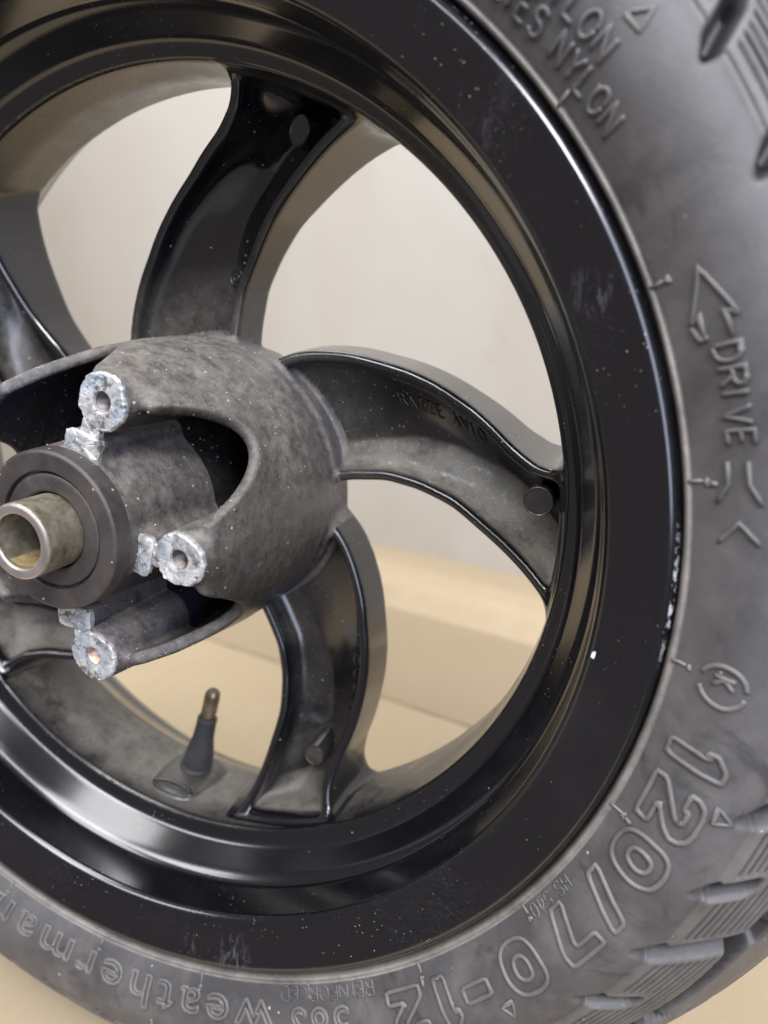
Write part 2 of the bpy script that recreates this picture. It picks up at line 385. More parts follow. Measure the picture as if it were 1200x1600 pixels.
# back plate of the hub
plate = smax(smax(R3-47, Z3+63, 2), -74-Z3, 1); D = smin(D, plate, 4); del plate
# bearing barrel
bb = smax(smax(R3-np.interp(gz, [-75, 22], [29.5, 23.3]).astype(np.float32)[None, None, :], Z3-23.6, .6), -74-Z3, 1); D = smin(D, bb, 2.5); del bb
# five bosses, each with its broken web
BOSS = [(40.3, 45.0, 17.5), (38.6, -29.3, 16.8), (41.2, -104.2, 17.0), (40.0, -173.0, -14.0), (40.0, 115.0, -40.0)]
RIBC = [(26.0, 49.5, 17.6), (25.2, -35.5, 15.2), (29.0, -112.5, 17.0), (26.5, -171.0, -16.0), (26.5, 119.0, -44.0)]
for (Rb_, az, ztop), (Rr_, azr, zr) in zip(BOSS, RIBC):
    cx, cy = Rb_*math.cos(rad(az)), Rb_*math.sin(rad(az))
    q = np.hypot(X2-cx, Y2-cy)[:, :, None] - np.interp(gz, [-75, 20], [9.6, 8.1]).astype(np.float32)[None, None, :]
    q = smax(q, Z3-(ztop-1.0), .8)
    sx_, sy_ = Rr_*math.cos(rad(azr)), Rr_*math.sin(rad(azr)); er = (math.cos(rad(azr)), math.sin(rad(azr)))
    rr_ = (X2-sx_)*er[0]+(Y2-sy_)*er[1]; tt_ = -(X2-sx_)*er[1]+(Y2-sy_)*er[0]
    w1 = np.hypot(np.maximum(np.abs(rr_)-1.0, 0), np.maximum(np.abs(tt_)-3.4, 0))-2.4
    w2 = smax(np.abs(tt_)-2.6, np.abs(rr_-6)-7, 1)
    w = smin(w1[:, :, None], smax(w2[:, :, None], (zr-6)-Z3, 1), 1.5); w = smax(w, Z3-(zr-1.2), .8)
    q = smax(smin(q, w, 1.6), -74-Z3, 1)
    D = smin(D, q, 3.2)
    hole = smax(np.hypot(X2-cx, Y2-cy)[:, :, None]-3.0, -(Z3-(ztop-16)), .5); D = smax(D, -hole, .5)
hole = smax(R3-12.2, -(Z3-10), .5); D = smax(D, -hole, .5)       # bore
hole = smax(R3-21.0, -(Z3-21.5), .4); D = smax(D, -hole, .4)
del hole
def surface_nets(D):
    S = D < 0
    nx, ny, nz = D.shape
    cs = np.zeros((nx-1, ny-1, nz-1), np.uint8)
    for dx in (0, 1):
        for dy in (0, 1):
            for dz in (0, 1): cs += S[dx:nx-1+dx, dy:ny-1+dy, dz:nz-1+dz]
    act = (cs > 0) & (cs < 8); del cs
    ci = np.argwhere(act); idx = np.full(act.shape, -1, np.int32); idx[act] = np.arange(len(ci))
    acc = np.zeros((len(ci), 3)); cnt = np.zeros(len(ci))
    off = [(a, b, c_) for a in (0, 1) for b in (0, 1) for c_ in (0, 1)]
    vals = {o: D[ci[:, 0]+o[0], ci[:, 1]+o[1], ci[:, 2]+o[2]].astype(float) for o in off}
    for o in off:
        for ax in range(3):
            if o[ax] == 0:
                p = list(o); p[ax] = 1; p = tuple(p); a, b = vals[o], vals[p]; m = (a < 0) != (b < 0)
                tt = np.where(m, a/np.where(m, a-b, 1), 0)
                pt = np.array(o, float)[None]+np.zeros((len(ci), 3)); pt[:, ax] += tt
                acc[m] += pt[m]; cnt[m] += 1
    V = ci + acc/cnt[:, None]
    # gradient
    G = np.zeros((len(ci), 3))
    for ax in range(3):
        for o in off:
            if o[ax] == 0:
                p = list(o); p[ax] = 1; G[:, ax] += vals[tuple(p)]-vals[o]
    F = []
    for ax in range(3):
        sl0 = [slice(None)]*3; sl1 = [slice(None)]*3; sl0[ax] = slice(0, -1); sl1[ax] = slice(1, None)
        ch = S[tuple(sl0)] != S[tuple(sl1)]; e = np.argwhere(ch)
        b, c_ = [a for a in range(3) if a != ax]
        ok = (e[:, b] > 0) & (e[:, c_] > 0) & (e[:, b] < D.shape[b]-1) & (e[:, c_] < D.shape[c_]-1); e = e[ok]
        def g(db, dc):
            k = e.copy(); k[:, b] += db; k[:, c_] += dc; return idx[k[:, 0], k[:, 1], k[:, 2]]
        q = np.stack([g(-1, -1), g(0, -1), g(0, 0), g(-1, 0)], 1)
        ins = S[e[:, 0], e[:, 1], e[:, 2]]
        flip = ins if ax != 1 else ~ins
        q[~flip] = q[~flip][:, ::-1]; F.append(q)
    return V, np.concatenate(F), G/np.maximum(np.linalg.norm(G, axis=1), 1e-9)[:, None]
V, F, G = surface_nets(D); del D
# relax the positions and normals a little so that highlights run clean along the ribs
for _ in range(2):
    acc = np.zeros_like(V); acg = np.zeros_like(G); cn = np.zeros(len(V))
    for a_, b_ in ((0, 1), (1, 2), (2, 3), (3, 0)):
        for x_, y_ in ((a_, b_), (b_, a_)):
            for c_ in range(3):
                acc[:, c_] += np.bincount(F[:, x_], V[F[:, y_], c_], len(V)); acg[:, c_] += np.bincount(F[:, x_], G[F[:, y_], c_], len(V))
            cn += np.bincount(F[:, x_], minlength=len(V))
    V = V*.5+acc/cn[:, None]*.5; G = G*.4+acg/cn[:, None]*.6; G /= np.linalg.norm(G, axis=1)[:, None]
V = V*H_+np.array([gx[0], gx[0], gz[0]])
cR = np.hypot(V[:, 0], V[:, 1]); cA = np.degrees(np.arctan2(V[:, 1], V[:, 0]))
fc_ = V[F].mean(1); fR = np.hypot(fc_[:, 0], fc_[:, 1]); fA = np.degrees(np.arctan2(fc_[:, 1], fc_[:, 0]))
fmid = (np.interp(fR, K_R, AZU)+np.interp(fR, K_R, AZC))/2
keep = fR < np.interp(fc_[:, 2], RIN_Z, RIN_R)+2.0
keep |= False
sect = np.round((fA-fmid)/72).astype(int) % 5
part = np.where(fR < np.where(fc_[:, 2] > -52, 56.5, 53.5), 5, sect); part[~keep] = -1
def dust_field(P, N, kind):
    R = np.hypot(P[:, 0], P[:, 1]); A = np.degrees(np.arctan2(P[:, 1], P[:, 0])); z = P[:, 2]
    up = N[:, 0]*math.cos(rad(68))+N[:, 1]*math.sin(rad(68))
    if kind == 'hub':
        d = .46+.50*np.clip(up, -1, 1)+.24*N[:, 2]
        d *= np.where((z < -20) & (R < 47), .12, 1)
        return np.clip(d, .04, 1)
    mid = (np.interp(R, K_R, AZU)+np.interp(R, K_R, AZC))/2
    rel = (A-mid+36) % 72-36
    tt = .5+rel/np.maximum(np.interp(R, K_R, AZU)-np.interp(R, K_R, AZC), 1)
    ztp = np.interp(R, K_R, ZC)*(1-tt)+np.interp(R, K_R, ZU)*tt
    inside = np.clip((ztp-2.0-z)/3, 0, 1)*(tt > .02)*(tt < .98)*(z > -72.5)
    nearhub = np.clip((78-R)/18, 0, 1); nearrim = np.clip((R-112)/14, 0, 1)
    facing = np.clip(up*1.1+.16, 0, 1)
    d = inside*(.01 + 1.05*facing + .55*nearrim*facing) + .16*nearhub*(N[:, 2] > -.2) + .02
    if kind == 3: d *= .30+.70*np.clip((R-92)/24, 0, 1)
    if kind == 4: d += 1.0*inside*np.clip(1-np.hypot((R-131)/9, (A+30)/4.5), 0, 1)
    if kind == 0: d *= .12; d += .30*nearhub
    return np.clip(d, 0, 1.5)
spokes = {}
names = {0: 'spoke', 1: 'spoke', 2: 'spoke', 3: 'spoke', 4: 'spoke', 5: 'hub'}
for pid in (0, 4, 3, 2, 1, 5):
    fsel = F[part == pid]; used = np.unique(fsel); mp = np.full(len(V), -1, np.int64); mp[used] = np.arange(len(used))
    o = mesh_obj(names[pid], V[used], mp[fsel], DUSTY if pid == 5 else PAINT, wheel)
    N = Wd(G[used]); o.data.normals_split_custom_set_from_vertices(N.tolist())
    set_attr(o, dust_field(V[used], G[used], 'hub' if pid == 5 else pid))
    spokes[pid] = o
hub = spokes[5]
S1, S2, S3, S4, S5 = spokes[0], spokes[4], spokes[3], spokes[2], spokes[1]

def floor_z(R, az, k):
    """height of the trough floor of spoke k (k steps of -72 deg) at R, az"""
    a = az+72*k; A, B = np.interp(R, K_R, AZU), np.interp(R, K_R, AZC); tt = (a-B)/(A-B)
    zt_ = np.interp(R, K_R, ZC)*(1-tt)+np.interp(R, K_R, ZU)*tt; tc_ = np.interp(R, K_R, TCR); zc_ = np.interp(R, [55, 80, 110, 125, 134], [-69, -70, -69.5, -66, -60])
    f1 = (zt_-7.5)+(zc_-(zt_-7.5))*min(max(tt/tc_, 0), 1); f2 = (zt_-6)+(zc_-(zt_-6))*min(max((1-tt)/(1-tc_), 0), 1)
    return float(smax(np.float64(f1), np.float64(f2), 3.0))
# --- casting posts in the troughs
def post(parent, R, az, ztop, r, k, squash=1.0):
    mb = MB(); zb = floor_z(R, az, k)-4; a = rad(az)
    ex = (math.cos(a), math.sin(a), 0); ey = (-math.sin(a)*squash, math.cos(a)*squash, 0)
    pr = rounded([(0, ztop-.1), (r-.55, ztop-.1), (r-.35, ztop+.12), (r, ztop), (r+.1, ztop-1.2), (r+.35, zb+5), (r+.9, zb+2.0)], [0, .1, .2, .3, .3, 2, 0], 3)
    mb.lathe(pr, 40, pol(R, az, 0), (ex, ey, (0, 0, 1)))
    o = mb.build('post', PAINT, parent); set_attr(o, np.full(len(mb.V), .12)); return o
post(S2, 126.0, -17.8, -42.0, 4.6, 1)
post(S3, 115.2, -88.6, -53.5, 4.2, 2)
post(S1, 123.6, 50.8, -57.5, 4.9, 0, .72)

# --- bearing seal, sleeve, bosses
def ringpart(name, prof, rads, mat, parent, n=96, origin=(0, 0, 0), dust=None, sharp=None):
    mb = MB(); mb.lathe(rounded(prof, rads, 4), n, origin); o = mb.build(name, mat, parent, True, sharp)
    if dust is not None: set_attr(o, np.full(len(mb.V), dust))
    return o
ringpart('bearing_housing_ring', [(17.4, 21.0), (17.4, 23.6), (22.6, 24.3), (23.5, 23.6), (23.7, 18)], [0, .4, .4, .5, 0], SEAL, hub)
ringpart('bearing_seal', [(11.2, 20.6), (11.3, 22.6), (12.0, 23.1), (15.6, 23.3), (16.6, 22.9), (16.95, 21.0)], [0, .3, .4, .6, .4, 0], SEAL, hub)
slv = ringpart('axle_sleeve', [(7.7, -70), (7.75, 34.6), (8.2, 35.3), (10.1, 35.5), (10.75, 34.7), (10.75, 5)], [0, .2, .4, .4, .5, 0], STEEL, hub)
ringpart('sleeve_end_face', [(7.9, 35.1), (8.3, 35.42), (10.0, 35.62), (10.55, 35.25)], [0, .2, .2, 0], STEELR, slv)
mb = MB(); mb.lathe([(7.62, 33.8), (7.60, 20), (7.55, 4)], 24, (0, 0, 0), a0=-150, a1=-40)
mb.build('grease_film', RUST, slv)
# broken faces
def broken_face(parent, R, az, ztop, r, seed, hole_r=3.0, squash=(1, 1), name='broken_face'):
    g = np.random.default_rng(seed); n = 96; rings = 12; V = []; F = []
    ang = np.linspace(0, 2*np.pi, n, endpoint=False)
    out = 1+.03*np.sin(2*ang+g.uniform(0, 6))+.022*np.sin(5*ang+g.uniform(0, 6))+.012*np.sin(11*ang+g.uniform(0, 6))+g.normal(0, .012, n)
    c0 = pol(R, az, 0.); ex = np.array([math.cos(rad(az)), math.sin(rad(az)), 0]); ey = np.array([-ex[1], ex[0], 0])
    tilt = g.uniform(-.05, .05, 2)
    for k in range(rings+3):
        for i in range(n):
            if k == 0: rr_ = hole_r*.96; z = ztop-1.2
            elif k == 1: rr_ = hole_r; z = ztop-.25
            elif k <= rings:
                fr = (k-2)/(rings-2); rr_ = (hole_r+.6)+((r*out[i])-(hole_r+.6))*fr
                z = ztop+g.normal(0, .035+.10*fr)+tilt@np.array([math.cos(ang[i]), math.sin(ang[i])])*rr_ + .35*math.sin(ang[i]*2+seed)*fr - .5*(fr > .97)
            elif k == rings+1: rr_ = r*out[i]*1.01; z = ztop-1.3+g.normal(0, .15)
            else: rr_ = r*.97; z = ztop-2.4
            p = c0+ex*rr_*math.cos(ang[i])*squash[0]+ey*rr_*math.sin(ang[i])*squash[1]; V.append((p[0], p[1], z))
    for k in range(rings+2):
        for i in range(n): j = (i+1) % n; F.append((k*n+i, (k+1)*n+i, (k+1)*n+j, k*n+j))
    return mesh_obj(name, np.array(V), F, ALU, parent, True, 40)
def chunk(parent, R, az, z, hr, ht, hz, seed):
    """jagged lump of the broken web"""
    g = np.random.default_rng(seed); V = []; F = []; nu, nv = 14, 9
    ex = np.array([math.cos(rad(az)), math.sin(rad(az)), 0]); ey = np.array([-ex[1], ex[0], 0]); c0 = pol(R, az, 0.)
    m = 40
    ang = np.linspace(0, 2*np.pi, m, endpoint=False)
    def se(a, p=.45): return math.copysign(abs(math.cos(a))**p, math.cos(a)), math.copysign(abs(math.sin(a))**p, math.sin(a))
    prof_ = [(.97, -hz), (1.0, -.6), (1.03, -.1), (.93, .25), (.7, .3), (.4, .2), (.1, .25)]
    for k, (sc_, zz) in enumerate(prof_):
        for i in range(m):
            a, b = se(ang[i]); jj = 1+g.normal(0, .025)
            p = c0+ex*a*hr*sc_*jj+ey*b*ht*sc_*jj; V.append((p[0], p[1], z+zz+g.normal(0, .13)))
    for k in range(len(prof_)-1):
        for i in range(m): j = (i+1) % m; F.append((k*m+i, k*m+j, (k+1)*m+j, (k+1)*m+i))
    F.append(tuple((len(prof_)-1)*m+i for i in range(m)))
    return mesh_obj('broken_web', np.array(V), F, ALU, parent, True, 35)
for i, ((Rb_, az, ztop), (Rr_, azr, zr)) in enumerate(zip(BOSS[:3], RIBC[:3])):
    broken_face(hub, Rb_, az, ztop, 8.0, 11+i)
    chunk(hub, Rr_, azr, zr, 3.4, 6.0, 2.0, 30+i); chunk(hub, Rr_+5.0, azr*.55+az*.45, zr-.7, 3.6, 3.2, 2.0, 50+i)
    # screw thread in the hole
    mb = MB(); pr = []
    z = ztop-1.5
    while z > ztop-15: pr += [(3.05, z), (2.65, z-.35)]; z -= .7
    mb.lathe(pr, 32, pol(Rb_, az, 0.)); mb.build('thread', HOLE if i != 2 else COPPER, hub, True, 30)

# --- valve
def valve():
    b0 = pol(132.6, -118.4, -61.5); tip = pol(92.8, -114.8, -61.0)
    ez = (tip-b0); Lv = np.linalg.norm(ez); ez /= Lv; ex = np.cross(ez, (0, 0, 1.)); ex /= np.linalg.norm(ex); ey = np.cross(ez, ex)
    ax = (ex, ey, ez)
    mb = MB(); mb.lathe(rounded([(7.2, -3), (7.2, .6), (6.6, 1.6), (6.1, 2.2), (6.3, 3.0), (5.9, 9), (4.4, 16), (4.1, 24.5), (4.25, 25.8), (3.9, 26.6), (2.6, 26.8)], [0, .6, .5, .4, .5, 3, 3, .5, .5, .3, 0], 4), 48, b0, ax)
    v = mb.build('valve_stem', VRUB, wheel)
    mb = MB(); pr = [(3.1, 26.2), (3.1, 28.0)]; z = 28.2
    while z < Lv-2.2: pr += [(3.2, z), (2.7, z+.31)]; z += .62
    pr += [(3.1, Lv-1.8), (2.4, Lv-.4), (1.9, Lv), (1.5, Lv-.2), (0, Lv-.3)]
    mb.lathe(pr, 36, b0, ax); mb.build('valve_thread', BRASS, v, True, 50)
    # cast pad round the valve hole with an oval rim
    mb = MB(); n = 56; V = []; F = []
    lev = [(1.12, -.8), (1.03, .6), (.94, 1.7), (.80, 2.1), (.5, 2.1), (.1, 2.1)]
    t1 = np.array([-math.sin(rad(-118.4)), math.cos(rad(-118.4)), 0]); t2 = np.array([0, 0, 1.]); nr = -np.array([math.cos(rad(-118.4)), math.sin(rad(-118.4)), 0]); c0 = pol(134.0, -118.4, -56.5)
    for (s_, h) in lev:
        for i in range(n):
            a = 2*math.pi*i/n; cx_, sx_ = math.copysign(abs(math.cos(a))**.62, math.cos(a)), math.copysign(abs(math.sin(a))**.62, math.sin(a))
            V.append(c0+t1*cx_*11.5*s_+t2*sx_*14.5*s_+nr*h)
    for k in range(len(lev)-1):
        for i in range(n): j = (i+1) % n; F.append((k*n+i, k*n+j, (k+1)*n+j, (k+1)*n+i))
    F.append(tuple((len(lev)-1)*n+i for i in range(n)))
    mb.add(V, F); o = mb.build('valve_pad', PAINT, rim); set_attr(o, np.full(len(mb.V), .28))
    mb = MB(); path = []
    for i in range(48):
        a = 2*math.pi*i/48; path.append(c0+nr*(1.6+.7*math.sin(a)*0)+t2*(12.2+2.3*math.sin(a))+t1*9.0*math.cos(a)+nr*(-1.0*math.sin(a)))
    mb.tube(path, .75, 8, True); o = mb.build('oval_bead', PAINT, rim); set_attr(o, np.full(len(mb.V), .0))
valve()

# ------------------------------------------------------------------ tyre
SIDE = [(150, -12), (160, -9.0), (167.1, -6.5), (167.3, -2.4), (167.6, -.7), (168.2, -.2), (168.8, -.5), (169.5, .2), (176, 4.3), (181, 7.0), (186, 8.1), (190, 8.2), (194, 7.5), (196.8, 6.2)]
TREAD = [(197.6, 5.6), (200.5, 4.2), (205, 1.6), (210, -1.6), (216, -6.2), (222, -11.6), (227, -17), (232, -24), (236.5, -32), (240, -41), (241.6, -49), (241.9, -53)]
def tyre():
    A = rounded(SIDE, [0, 2, 1, .6, .4, .4, .3, .5, 3, 3, 3, 2, 2, 0], 3)
    B = np.array(TREAD, float)
    # arc-length resample of the tread side
    d = np.concatenate([[0], np.cumsum(np.linalg.norm(np.diff(B, axis=0), axis=1))]); L = d[-1]
    s = np.arange(0, L, .30); Bp = np.stack([np.interp(s, d, B[:, 0]), np.interp(s, d, B[:, 1])], 1)
    k = np.hanning(13); k /= k.sum()
    for j in (0, 1): Bp[:, j] = np.convolve(np.pad(Bp[:, j], 6, 'reflect', reflect_type='odd'), k, 'valid')
    # far half, coarse
    s2 = np.arange(0, L, 3.0)[::-1]; Cp = np.stack([np.interp(s2, d, B[:, 0]), -106-np.interp(s2, d, B[:, 1])], 1)
    Dp = np.array([(p[0], -106-p[1]) for p in SIDE[::-1]])
    P = np.concatenate([np.array(A), Bp, Cp, Dp]); dA = np.array(A)[::-1]; sA = -np.concatenate([[0], np.cumsum(np.linalg.norm(np.diff(dA, axis=0), axis=1))])[::-1]-.8; S = np.concatenate([sA, s, np.full(len(Cp)+len(Dp), -200.)])
    S[len(A)+len(Bp):len(A)+len(Bp)+len(Cp)] = 1000+s2
    T = np.gradient(P, axis=0); T /= np.linalg.norm(T, axis=1)[:, None]; N = np.stack([-T[:, 1], T[:, 0]], 1); 
    if (N[len(A)//2+4][1]) < 0: N = -N
    fine = np.arange(-150, 42, .2); coarse = np.arange(42, 210, 1.5); az = np.concatenate([fine, coarse])
    m, n = len(P), len(az)
    AZ, SS = np.meshgrid(az, S, indexing='ij')
    AZ = AZ + .155*np.clip(np.where(SS < 500, SS, 27), -8, 27)
    h = np.zeros_like(AZ)
    tread = (SS >= 0) & (SS < 500); s_ = np.where(SS < 500, np.maximum(SS, -8), 0)
    def bumpf(x, w, soft): return np.clip((w-np.abs(x))/soft, 0, 1)
    # shoulder step where the blocks begin
    h += np.where(tread, .8*np.clip((s_-.5)/.4, 0, 1), 0)
    pitch = 14.4                                    # one long and one short slot per pitch
    # slot centre lines sweep back with s
    def ph(a, s0, tilt): return ((a-s0-tilt*s_+pitch/2) % pitch)-pitch/2
    arc = np.radians(1)*225
    la = ph(AZ, -50.6, .155)*arc; sa = ph(AZ, -43.4, .155)*arc
    lw = np.interp(s_, [-5, 0, 10, 20], [.8, 4.6, 5.2, 5.0]); sw = np.interp(s_, [-4, 0, 8], [.8, 4.0, 3.8])
    longm = np.minimum(np.clip((lw-np.abs(la))/(lw*.80), 0, 1), np.clip((s_+5.0)/4.5, 0, 1)*np.clip((27-s_)/1.5, 0, 1))
    endr = np.hypot(np.maximum(s_-7.5, 0), sa); shortm = np.minimum(np.clip((sw-endr)/(sw*.72), 0, 1), np.clip((s_+4.5)/4.5, 0, 1))
    slot = np.maximum(longm, shortm)
    grv = bumpf(s_-22.8-.7*np.sin(np.radians(AZ*360/pitch)), 3.3, 1.2)
    centre_slot = np.minimum(bumpf(ph(AZ, -47, .12)*arc, 2.4, 1.2), np.clip((s_-24)/1.5, 0, 1))
    deep = np.maximum(np.maximum(slot, grv), centre_slot)
    sip_ok = np.clip((np.abs(la)-6.2)/.6, 0, 1)*np.clip((np.where(s_ < 12.5, endr, 99)-5.4)/.6, 0, 1)
    sd = ((s_-2.4) % 1.95)-.975
    sip = bumpf(sd, .52, .28)*sip_ok*(s_ > 2.4)*(s_ < 18.6)
    h -= np.where(SS < 500, (6.5*deep+2.0*np.maximum(slot-.5, 0))*(SS > -8), 0) + np.where(tread, 1.5*sip*(1-deep), 0)
    crown = (SS >= 1000); h -= np.where(crown, 4.5*np.minimum(bumpf((((AZ+8.+.1*(SS-1000)+pitch/4) % (pitch/2))-pitch/4)*arc, 3.2, 1.5), np.clip((SS-1000-2)/3, 0, 1)*(SS-1000 < 28)), 0)
    # slight waviness of the side wall
    side = SS < -.5
    side &= SS > -100
    h += np.where(side, .12*np.sin(np.radians(AZ*11))*(P[None, :, 0] > 172), 0)
    Rr_ = P[None, :, 0]+N[None, :, 0]*h; Zz = P[None, :, 1]+N[None, :, 1]*h
    a = np.radians(AZ); V = np.stack([Rr_*np.cos(a), Rr_*np.sin(a), Zz], -1).reshape(-1, 3)
    i = np.arange(n)[:, None]; j = np.arange(m-1)[None]; i2 = (i+1) % n
    F = np.stack([i*m+j, i2*m+j, i2*m+j+1, i*m+j+1], -1).reshape(-1, 4)
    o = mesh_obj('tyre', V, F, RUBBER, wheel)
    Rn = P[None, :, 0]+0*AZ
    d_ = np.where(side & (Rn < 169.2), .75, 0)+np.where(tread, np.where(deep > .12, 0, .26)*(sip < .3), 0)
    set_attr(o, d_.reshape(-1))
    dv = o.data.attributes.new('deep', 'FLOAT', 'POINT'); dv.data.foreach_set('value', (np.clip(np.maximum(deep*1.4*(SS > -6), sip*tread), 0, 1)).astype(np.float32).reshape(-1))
    return o
tyre_o = tyre()
_sr = np.array([p[0] for p in SIDE]+[197.6, 200.5, 205]); _sz = np.array([p[1] for p in SIDE]+[5.6, 4.2, 1.6])
def on_side(az, R, h=0.0):
    z = np.interp(R, _sr, _sz); return pol(R, az, z+h)
# ------------------------------------------------------------------ moulded lettering
def arc_(cx, cy, rx, ry, a0, a1, n=9): return [(cx+rx*math.cos(rad(a)), cy+ry*math.sin(rad(a))) for a in np.linspace(a0, a1, n)]
G_ = {
 'P': [[(0, 0), (0, 1), (.35, 1)]+arc_(.35, .75, .25, .25, 90, -90)+[(0, .5)]], 'L': [[(0, 1), (0, 0), (.5, 0)]], 'I': [[(.05, 0), (.05, 1)]],
 'E': [[(.5, 1), (0, 1), (0, 0), (.5, 0)], [(0, .52), (.42, .52)]], 'S': [arc_(.3, .74, .27, .24, 20, 250)+arc_(.3, .26, .28, .26, 70, -160)],
 'N': [[(0, 0), (0, 1), (.6, 0), (.6, 1)]], 'Y': [[(0, 1), (.3, .5), (.6, 1)], [(.3, .5), (.3, 0)]], 'O': [arc_(.33, .5, .33, .5, 0, 360, 21)],
 'D': [[(0, 0), (0, 1), (.25, 1)]+arc_(.25, .5, .35, .5, 90, -90)+[(0, 0)]], 'R': [[(0, 0), (0, 1), (.35, 1)]+arc_(.35, .76, .24, .24, 90, -90)+[(0, .52)], [(.3, .52), (.6, 0)]],
 'V': [[(0, 1), (.3, 0), (.6, 1)]], 'F': [[(.5, 1), (0, 1), (0, 0)], [(0, .52), (.42, .52)]], 'C': [arc_(.35, .5, .33, .5, 50, 310, 15)],
 'H': [[(0, 0), (0, 1)], [(.55, 0), (.55, 1)], [(0, .5), (.55, .5)]], '5': [[(.5, 1), (.08, 1), (.04, .56)]+arc_(.26, .32, .27, .32, 110, -150)],
 '4': [[(.45, 0), (.45, 1), (0, .3), (.6, .3)]], '0': [arc_(.28, .5, .27, .5, 0, 360, 19)], '1': [[(0, .8), (.2, 1), (.2, 0)]], 'K': [[(0, 0), (0, 1)], [(.55, 1), (.05, .48), (.55, 0)]],
 'A': [[(0, 0), (.3, 1), (.6, 0)], [(.12, .35), (.48, .35)]], 'Z': [[(0, 1), (.55, 1), (0, 0), (.55, 0)]], '6': [arc_(.3, .3, .28, .3, 0, 360, 15), [(.02, .3), (.08, .75), (.4, 1)]], ' ': [],
 '8': [arc_(.28, .75, .22, .25, 0, 360, 13), arc_(.28, .26, .28, .26, 0, 360, 15)],
}
def refine(pts, step, closed=False):
    out = []; P = list(pts)+([pts[0]] if closed else [])
    for a, b in zip(P[:-1], P[1:]):
        d = math.dist(a, b); k = max(1, int(d/step))
        for i in range(k): out.append((a[0]+(b[0]-a[0])*i/k, a[1]+(b[1]-a[1])*i/k))
    if not closed: out.append(P[-1])
    return out
def text_width(txt, h, w, gap): return sum(max([p[0] for s in G_[c_] for p in s]+[.3])*h*w+gap for c_ in txt)-gap
def side_tube(mb, pts, r=.42, closed=False, lift=.05):
    P = [on_side(a, R_, lift) for a, R_ in pts]; mb.tube(P, r*1.45, 8, closed)
def stroke_text(name, txt, az0, az1, Rbase, h, r=.40, gap=1.6, label=None):
    """single-stroke raised letters from az0 (start) clockwise to az1"""
    mb = MB(); L = abs(az0-az1)*np.radians(1)*(Rbase+h/2); w = 1.0
    nat = text_width(txt, h, 1, 0); w = (L-gap*(len(txt)-1))/nat; x = 0
    for ch in txt:
        cw = max([p[0] for s in G_[ch] for p in s]+[.3])*h*w
        for s in G_[ch]:
            pts = refine([(x+p[0]*h*w, p[1]*h) for p in s], .8)
            side_tube(mb, [(az0-np.degrees(px/(Rbase+h/2)), Rbase+py) for px, py in pts], r)
        x += cw+gap
    o = mb.build(name, RUBBER, tyre_o); set_attr(o, np.full(len(mb.V), .12))
    if label: o['label'] = label
    return o
def outline(name, loops, az_c, width, R0, h, r=.48, label=None):
    mb = MB()
    for lp in loops:
        pts = refine([(p[0]*width, p[1]*h) for p in lp], 1.1, True)
        side_tube(mb, [(az_c+np.degrees((width/2-px)/(R0+h/2)), R0+py) for px, py in pts], r, True)
    return mb
BIG = {
 '1': [[(.28, 0), (.72, 0), (.72, 1), (.42, 1), (.12, .80), (.12, .62), (.28, .70)]],
 '2': [[(0, 0), (1, 0), (1, .24), (.50, .24), (.86, .50), (1, .68), (.98, .84), (.86, .96), (.68, 1), (.30, 1), (.12, .95), (.02, .82), (0, .66), (.32, .66), (.36, .76), (.58, .76), (.64, .68), (.56, .58), (0, .20)]],
 '0': [[(.28, 0), (.72, 0), (.90, .10), (1, .28), (1, .72), (.90, .90), (.72, 1), (.28, 1), (.10, .90), (0, .72), (0, .28), (.10, .10)], [(.42, .30), (.58, .30), (.68, .42), (.68, .58), (.58, .70), (.42, .70), (.32, .58), (.32, .42)]],
 '/': [[(0, 0), (.42, 0), (1, 1), (.58, 1)]],
 '7': [[(.25, 0), (.62, 0), (1, .74), (1, 1), (0, 1), (0, .74), (.62, .74)]],
 '-': [[(0, .33), (1, .33), (1, .62), (0, .62)]],
}
def chaikin(lp, n=2, f=.25):
    for _ in range(n):
        lp = [q for a, b in zip(lp, lp[1:]+lp[:1]) for q in ((a[0]+(b[0]-a[0])*f, a[1]+(b[1]-a[1])*f), (b[0]-(b[0]-a[0])*f, b[1]-(b[1]-a[1])*f))]
    return lp
BIG['0'] = [chaikin([(.22, 0), (.78, 0), (1, .24), (1, .76), (.78, 1), (.22, 1), (0, .76), (0, .24)], 3), chaikin([(.40, .28), (.60, .28), (.70, .40), (.70, .60), (.60, .72), (.40, .72), (.30, .60), (.30, .40)], 3)]
for k_ in '12/7-': BIG[k_] = [chaikin(l_, 1, .10) for l_ in BIG[k_]]
size = MB()
for ch, az, w_ in [('1', -33.9, 10.0), ('2', -38.7, 13.6), ('0', -44.2, 13.0), ('/', -49.3, 10.5), ('7', -54.2, 12.5), ('0', -60.6, 13.0), ('-', -66.4, 9.5), ('1', -70.3, 9.5), ('2', -75.0, 13.0)]:
    m_ = outline('x', BIG[ch], az, w_, 173.6, 13.0); size.add(m_.V, m_.F)
o = size.build('size_marking', RUBBER, tyre_o); set_attr(o, np.full(len(size.V), .32)); o['label'] = 'raised outlined figures 120/70-12'
